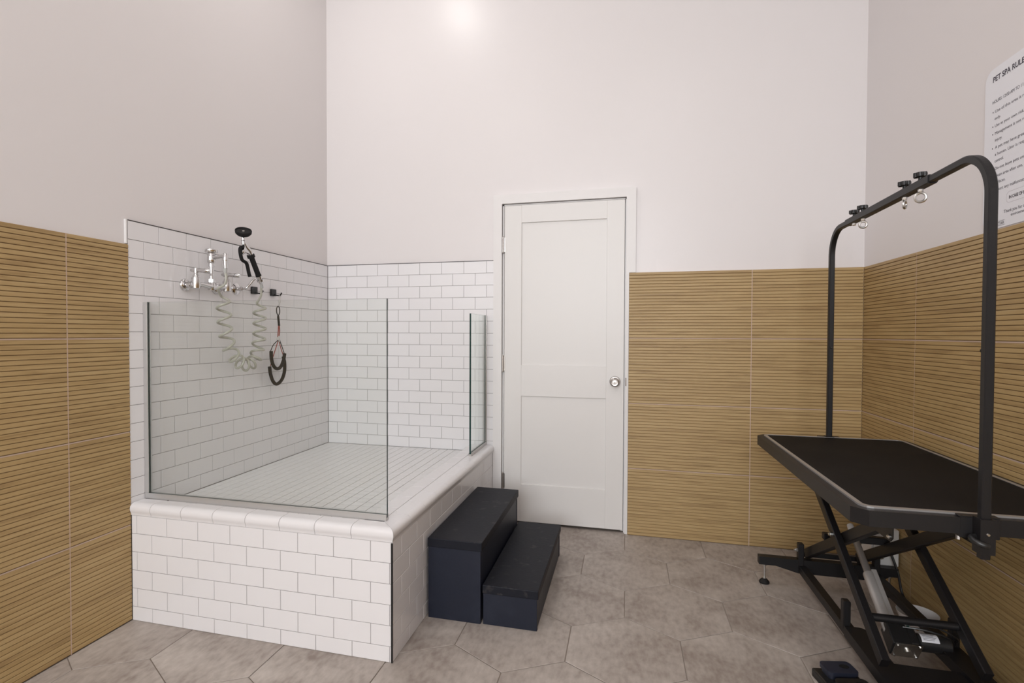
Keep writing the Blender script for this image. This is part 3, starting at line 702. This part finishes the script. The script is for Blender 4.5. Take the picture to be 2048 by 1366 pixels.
# label wrapped round the motor
b = MB(); n0 = 14
for k in range(n0):
    a1, a2 = math.radians(20 + 100 * k / n0), math.radians(20 + 100 * (k + 1) / n0)
    q = [mo + sx * xx + (nz * math.sin(a) - ax * math.cos(a)) * .0304 for xx, a in ((.008, a1), (.062, a1), (.062, a2), (.008, a2))]
    b.face(q, None, 0, True)
for k in range(9):
    a1 = math.radians(28 + 9.5 * k); a2 = a1 + math.radians(2.6)
    q = [mo + sx * xx + (nz * math.sin(a) - ax * math.cos(a)) * .0306 for xx, a in ((.014, a1), (.055 - .004 * (k % 3), a1), (.055 - .004 * (k % 3), a2), (.014, a2))]
    b.face(q, None, 1, True)
b.build('rating_label', [M['sign'], M['ink']], mot, fixn=False); 
b = MB(); b.tube(catmull([gb + sx * .03 + nz * .036 - ax * .02, gb + sx * .09 + nz * .046 - ax * .01, gb + sx * .15 + nz * .038, gb + sx * .185 + nz * .005, gb + sx * .180 - nz * .045], 8), .0036, 8)
b.tube(catmull([gb + sx * .04 + nz * .036 - ax * .03, gb + sx * .12 + nz * .056 - ax * .02, gb + sx * .185 + nz * .036, gb + sx * .192 + nz * .0, gb + sx * .184 - nz * .045], 8), .0034, 8)
b.build('motor_cable', M['blackplastic'], mot)

# ------------------------------------------------------------------ overhead grooming arm clamped on the table
AXN, AXF = 2.914, 2.936; YFar, YNear = -.578, -1.722
def axx(y): return AXF + (AXN - AXF) * (y - YFar) / (YNear - YFar)
AX = (AXN + AXF) / 2
ga = empty('grooming_stand', (AX, -1.15, ZTB)); tag(ga, 'black overhead grooming stand with two posts clamped to the table ends', 'grooming stand')
zt = 1.692; r = .115
def post(yp, sg, zbase, ztop, rr, L):
    P = [(axx(yp), yp, zbase), (axx(yp), yp, ztop - rr)]
    for k in range(1, 19):
        a = PI / 2 * k / 18; y = yp + sg * rr * (1 - math.cos(a)); P.append((axx(y), y, ztop - rr + rr * math.sin(a)))
    y = yp + sg * L; P.append((axx(y), y, ztop)); return P
b = MB(); b.bar(post(YFar, -1, .655, zt, r, .36), (1, 0, 0), .0215, .0215, .003); b.build('far_post', M['blackmetal'], ga)
b = MB(); b.bar(post(YNear, 1, .646, zt, r, .40), (1, 0, 0), .0215, .0215, .003); b.build('near_post', M['blackmetal'], ga)
b = MB(); b.bar([(axx(-.772), -.772, zt), (axx(-1.440), -1.440, zt)], (1, 0, 0), .027, .027, .003); b.build('sleeve_bar', M['blackmetal'], ga)
for yy in (-.834, -.918, -1.262, -1.366):
    b = MB(); z = zt + .0136; x = axx(yy)
    b.cyl((x, yy, z), (x, yy, z + .013), .0055, 12)
    for k in range(6):
        a = k * PI / 3; b.cyl((x + .013 * math.cos(a), yy + .013 * math.sin(a), z + .012), (x + .013 * math.cos(a), yy + .013 * math.sin(a), z + .025), .0065, 10)
    b.lathe([(.015, .012), (.0165, .014), (.0165, .024), (.014, .026)], (x, yy, z), (0, 0, 1), 20); b.build('clamp_knob', M['blackplastic'], ga)
for yy, an, rr in ((-.834, None, 0), (-.926, 75, .0125), (-1.266, 140, .0125), (-1.370, 80, .0145)):
    z = zt - .0136; x = axx(yy)
    b = MB(); b.lathe([(.0075, 0), (.0075, -.006), (.0055, -.010)], (x, yy, z), (0, 0, 1), 6, smooth=False)
    if an is not None:
        b.torus((x, yy, z - .011 - rr), (math.cos(math.radians(an)), math.sin(math.radians(an)), 0), rr, .0042, 22, 8); b.build('eye_bolt', M['steel'], ga)
    else: b.build('bolt_nut', M['steel'], ga)
for yp, sg in ((YFar, 1), (YNear, -1)):
    ye = TY1 if sg > 0 else TY0; x = axx(yp); w_ = .0108
    b = MB()
    b.box((x - .0165, yp - .0165, .660), (x + .0165, yp - w_, .750)); b.box((x - .0165, yp + w_, .660), (x + .0165, yp + .0165, .750))
    b.box((x - .0165, yp - w_, .660), (x - w_, yp + w_, .750)); b.box((x + w_, yp - w_, .660), (x + .0165, yp + w_, .750))
    ya, yb = sorted((ye + sg * .0006, yp - sg * .0166)); yb = max(yb, ya + .003)
    if sg < 0: ya = min(ya, yb - .003)
    b.box((x - .044, ya, .690), (x + .044, yb, ZTB - .0005), .001)
    b.box((x - .044, min(ye - sg * .040, ye), ZTB - .054), (x + .044, max(ye - sg * .040, ye), ZTB - .0465), .001)
    b.box((x - .044, min(ye + sg * .001, ye - sg * .022), ZTB - .0012), (x + .044, max(ye + sg * .001, ye - sg * .022), ZTB + .0022), .001)
    cl = b.build('table_clamp', M['blackmetal'], ga)
    b = MB(); b.tube(catmull([(x - .017, yp - sg * .004, .700), (x - .030, yp + sg * .006, .699), (x - .030, yp + sg * .022, .695), (x - .018, yp + sg * .030, .690), (x - .006, yp + sg * .030, .688)], 6), .0075, 12); b.build('clamp_lever', M['blackplastic'], cl)
    b = MB(); b.cyl((x - .036, ye - sg * .02, ZTB - .054), (x - .036, ye - sg * .02, ZTB - .066), .006, 8); b.build('clamp_bolt', M['steel'], cl)
    b = MB(); b.lathe([(.006, 0), (.006, .006)], (x + .0167, yp, .690), (1, 0, 0), 6, smooth=False); b.build('clamp_bolt', M['steel'], cl)
    b = MB(); b.lathe([(.0045, 0), (.003, .003)], (x, yp + sg * .0167, .712), (0, sg, 0), 10); b.build('clamp_bolt', M['steel'], cl)
b = MB(); b.lathe([(.0055, 0), (.0085, .004), (.006, .011)], (AXN, YNear + .011, 1.178), (0, 1, 0), 14); b.build('post_button', M['blackplastic'], ga)
b = MB(); b.lathe([(.0045, 0), (.006, .003), (.004, .008)], (AXF, YFar - .011, 1.160), (0, -1, 0), 14); b.build('post_button', M['blackplastic'], ga)

# ------------------------------------------------------------------ things under the table
bc = V(3.197, -.800, 0)
bo = empty('dog_bowl', bc); tag(bo, 'small white bowl with coloured dots on the floor under the table', 'bowl')
b = MB(); b.lathe([(.042, .0008), (.048, .004), (.0715, .071), (.0725, .0735), (.0705, .0735), (.0460, .007), (.010, .0065)], bc, (0, 0, 1), 40); b.build('bowl_body', M['cup'], bo)
cols = [(.55, .16, .22), (.06, .20, .20), (.10, .25, .38), (.45, .22, .08), (.12, .11, .12), (.5, .1, .12)]
dm = [mat('dot_paint_%s' % nm, c_, .45) for nm, c_ in zip(('pink', 'teal', 'blue', 'orange', 'grey', 'red'), cols)]
b = MB()
for k in range(22):
    a = 2 * PI * k / 22; hgt = (.053, .028)[k % 2]; rad = .048 + (hgt - .004) * .0235 / .067 + .0008
    o_ = bc + V(rad * math.cos(a), rad * math.sin(a), hgt); nr = V(math.cos(a), math.sin(a), -.3).normalized(); t_ = V(-math.sin(a), math.cos(a), 0); w_ = nr.cross(t_)
    b.face([o_ + (t_ * math.cos(q * PI / 6) + w_ * math.sin(q * PI / 6)) * .0068 for q in range(12)], None, k % 6)
b.build('painted_dots', dm, bo, fixn=False)
eb = empty('control_box', (3.22, -.41, .21)); tag(eb, 'pale grey electrical control box low on the wall behind the table foot', 'electrical box')
b = MB(); b.box((3.168, -.470, .128), (3.2715, -.345, .300), .005, 2); b.build('box_body', M['palegrey'], eb)
b = MB(); b.box((3.160, -.462, .140), (3.1678, -.353, .288), .002); b.build('box_lid', M['whiteplastic'], eb)
b = MB(); b.tube(catmull([(3.215, -.4725, .235), (3.225, -.495, .205), (3.248, -.515, .12), (3.258, -.540, .030), (3.262, -.62, .0075), (3.266, -.75, .0068), (3.268, -.90, .0065), (3.262, -1.05, .0065), (3.225, -1.18, .0065), (3.205, -1.235, .03), (3.196, -1.248, .085)], 8), .0055, 9)
tag(b.build('power_cord', M['blackplastic']), 'black power cord running along the foot of the right wall', 'cord')
# foot pedal
pd = empty('foot_pedal', (2.757, -1.285, 0)); tag(pd, 'black two-button foot pedal on the floor beside the table base', 'foot pedal')
ang_ = math.radians(12); pu, pv, pw = V(math.cos(ang_), math.sin(ang_), 0), V(-math.sin(ang_), math.cos(ang_), 0), V(0, 0, 1)
po = V(2.762, -1.310, 0)
b = MB(); obox(b, po + pw * .0155 - pu * .004, pu, pv, pw, .068, .088, .015, .005); b.build('pedal_base', M['blackplastic'], pd)
for k, (vv, nm) in enumerate(((.048, 'navy'), (-.042, 'blackplastic'))):
    P = [po + pu * x + pv * (y + vv) + pw * z for x, y, z in rounded(-.052, .052, -.034, .036, .016, .044 - .004 * k)]
    b = MB(); b.prism(P, (0, 0, .013)); b.prism([p - pw * .0134 for p in [po + pu * x + pv * (y + vv) + pw * z for x, y, z in rounded(-.046, .046, -.028, .030, .012, .044 - .004 * k)]], (0, 0, .0132)); lid = b.build('pedal_button', M[nm], pd)
    P = [po + pu * (.020 + .016 * math.cos(a * PI / 10)) + pv * (vv + .004 + .012 * math.sin(a * PI / 10)) + pw * (.0573 - .004 * k) for a in range(20)]
    b = MB(); b.prism(P, (0, 0, .0006)); b.build('grip_dot', M['rubber'], lid)

# ------------------------------------------------------------------ wall sign
sg_ = empty('rules_sign', (XR, -1.31, 1.60)); tag(sg_, 'white pet spa rules sign with rounded corners on the right wall', 'sign')
SF = XR + DR - .0035
P = [(SF, y, z) for y, z, _ in rounded(-1.62, -1.000, 1.594, 2.166, .042, 0, 8)]
b = MB(); b.prism(P, (.0035, 0, 0)); b.build('sign_board', M['sign'], sg_)
def text(s, y, z, cap, length=None, bold=False, name='sign_text'):
    cu = bpy.data.curves.new('t', 'FONT'); cu.body = s; cu.size = cap / .70; cu.extrude = 0; cu.offset = (.0006 if bold else 0) * cap / .018
    o = bpy.data.objects.new('t', cu); COL.objects.link(o); bpy.context.view_layer.update()
    me = bpy.data.meshes.new_from_object(o.evaluated_get(bpy.context.evaluated_depsgraph_get())); bpy.data.objects.remove(o)
    w = max(v.co.x for v in me.vertices); f = (length / w) if length else .92
    off = Vector(sg_.location)
    for v in me.vertices:
        x, yy = v.co.x * f, v.co.y
        v.co = Vector((SF - .0004 - v.co.z, y - x, z + yy)) - off
    me.name = name; ob = bpy.data.objects.new(name, me); COL.objects.link(ob); me.materials.append(M['ink']); ob.parent = sg_
    return ob
text('PET SPA RULES', -1.041, 2.118, .0185, .167, True)
text('HOURS: 12:00 AM TO 11:59', -1.041, 2.041, .0110, .172, False)
for s_, y_, z_, L_ in (('Use of this area is restricted', -1.056, 2.006, .215), ('only.', -1.054, 1.981, .034), ('Use at your own risk.', -1.056, 1.955, .152), ('Management is not responsible', -1.057, 1.928, .225), ('injury.', -1.058, 1.904, .040), ('A pet may have greater', -1.060, 1.878, .172), ('a human. User is responsible', -1.060, 1.853, .205), ('control.', -1.060, 1.830, .048), ('Do not leave pets unattended', -1.060, 1.803, .212), ('Clean area after use, including', -1.060, 1.777, .215), ('surfaces.', -1.060, 1.753, .060), ('Report any malfunction', -1.060, 1.727, .165)):
    text(s_, y_, z_, .0105, L_ * .95)
for z_ in (2.011, 1.960, 1.933, 1.883, 1.808, 1.782, 1.732):
    b = MB(); b.prism([(SF - .0003, -1.046 + .0022 * math.cos(k * PI / 5), z_ + .0022 * math.sin(k * PI / 5)) for k in range(10)], (-.0003, 0, 0)); b.build('bullet_point', M['ink'], sg_)
text('IN CASE OF EMERGENCY', -1.137, 1.684, .0105, .140, True)
b = MB(); P = rounded(-1.50, -1.124, 1.671, 1.709, .015, 0); Q = rounded(-1.4992, -1.1248, 1.6718, 1.7082, .0145, 0); n = len(P)
b.raw([(SF - .0004, p[0], p[1]) for p in P] + [(SF - .0004, p[0], p[1]) for p in Q], [(i, (i + 1) % n, n + (i + 1) % n, n + i) for i in range(n)]); b.build('text_frame', mat('pale_line', (.5, .49, .52), .5), sg_)
text('Thank you for caring', -1.113, 1.640, .0110, .130); text('environment', -1.148, 1.624, .0100, .075)
text('STAR', -1.078, 1.604, .0110, .038)
b = MB()
for z_ in (1.6015, 1.6175): b.box((SF - .0006, -1.118, z_ - .0004), (SF - .0002, -1.070, z_ + .0004))
b.build('logo_rules', M['ink'], sg_)

# ------------------------------------------------------------------ light
W = bpy.data.worlds.new('World'); S.world = W; W.use_nodes = True
W.node_tree.nodes['Background'].inputs[0].default_value = (.80, .88, 1.0, 1); W.node_tree.nodes['Background'].inputs[1].default_value = .8
def area(name, loc, rot, sx_, sy_, power, col, shape='RECTANGLE'):
    L = bpy.data.lights.new(name, 'AREA'); L.shape = shape; L.size = sx_; L.size_y = sy_; L.energy = power; L.color = col
    o = bpy.data.objects.new(name, L); COL.objects.link(o); o.location = loc; o.rotation_euler = rot; return o
area('window_daylight', ((WX0 + WX1) / 2, YF - .16, (WZ0 + WZ1) / 2), (PI / 2, 0, 0), WX1 - WX0, WZ1 - WZ0, 245, (.965, .965, 1.0))
for i, (x, y) in enumerate(((.64, -1.10), (.64, -3.40), (2.45, -3.60))):
    area('downlight', (x, y, ZC - .01), (0, 0, 0), .20, .20, 8, (1, .965, .935), 'DISK')

# ------------------------------------------------------------------ camera
cam = bpy.data.cameras.new('camera'); co = bpy.data.objects.new('camera', cam); COL.objects.link(co); S.camera = co
F_, CX, CY_ = 1068.6, -44.17, 6.73
yaw, pitch, roll = .2484, .0204, .0028
fwd = V(-math.sin(yaw) * math.cos(pitch), math.cos(yaw) * math.cos(pitch), -math.sin(pitch)); right = V(math.cos(yaw), math.sin(yaw), 0); upv = right.cross(fwd)
r2 = right * math.cos(roll) + upv * math.sin(roll); u2 = -right * math.sin(roll) + upv * math.cos(roll)
mw = Matrix((r2, u2, -fwd)).transposed().to_4x4(); mw.translation = V(2.0203, -3.3498, 1.2174); co.matrix_world = mw
cam.sensor_width = 36; cam.lens = F_ / 2048 * 36; cam.shift_x = -CX / 2048; cam.shift_y = CY_ / 2048; cam.clip_start = .02
S.view_settings.view_transform = 'Standard'; S.view_settings.look = 'None'; S.view_settings.exposure = 0; S.view_settings.gamma = 1; S.view_settings.use_curve_mapping = False
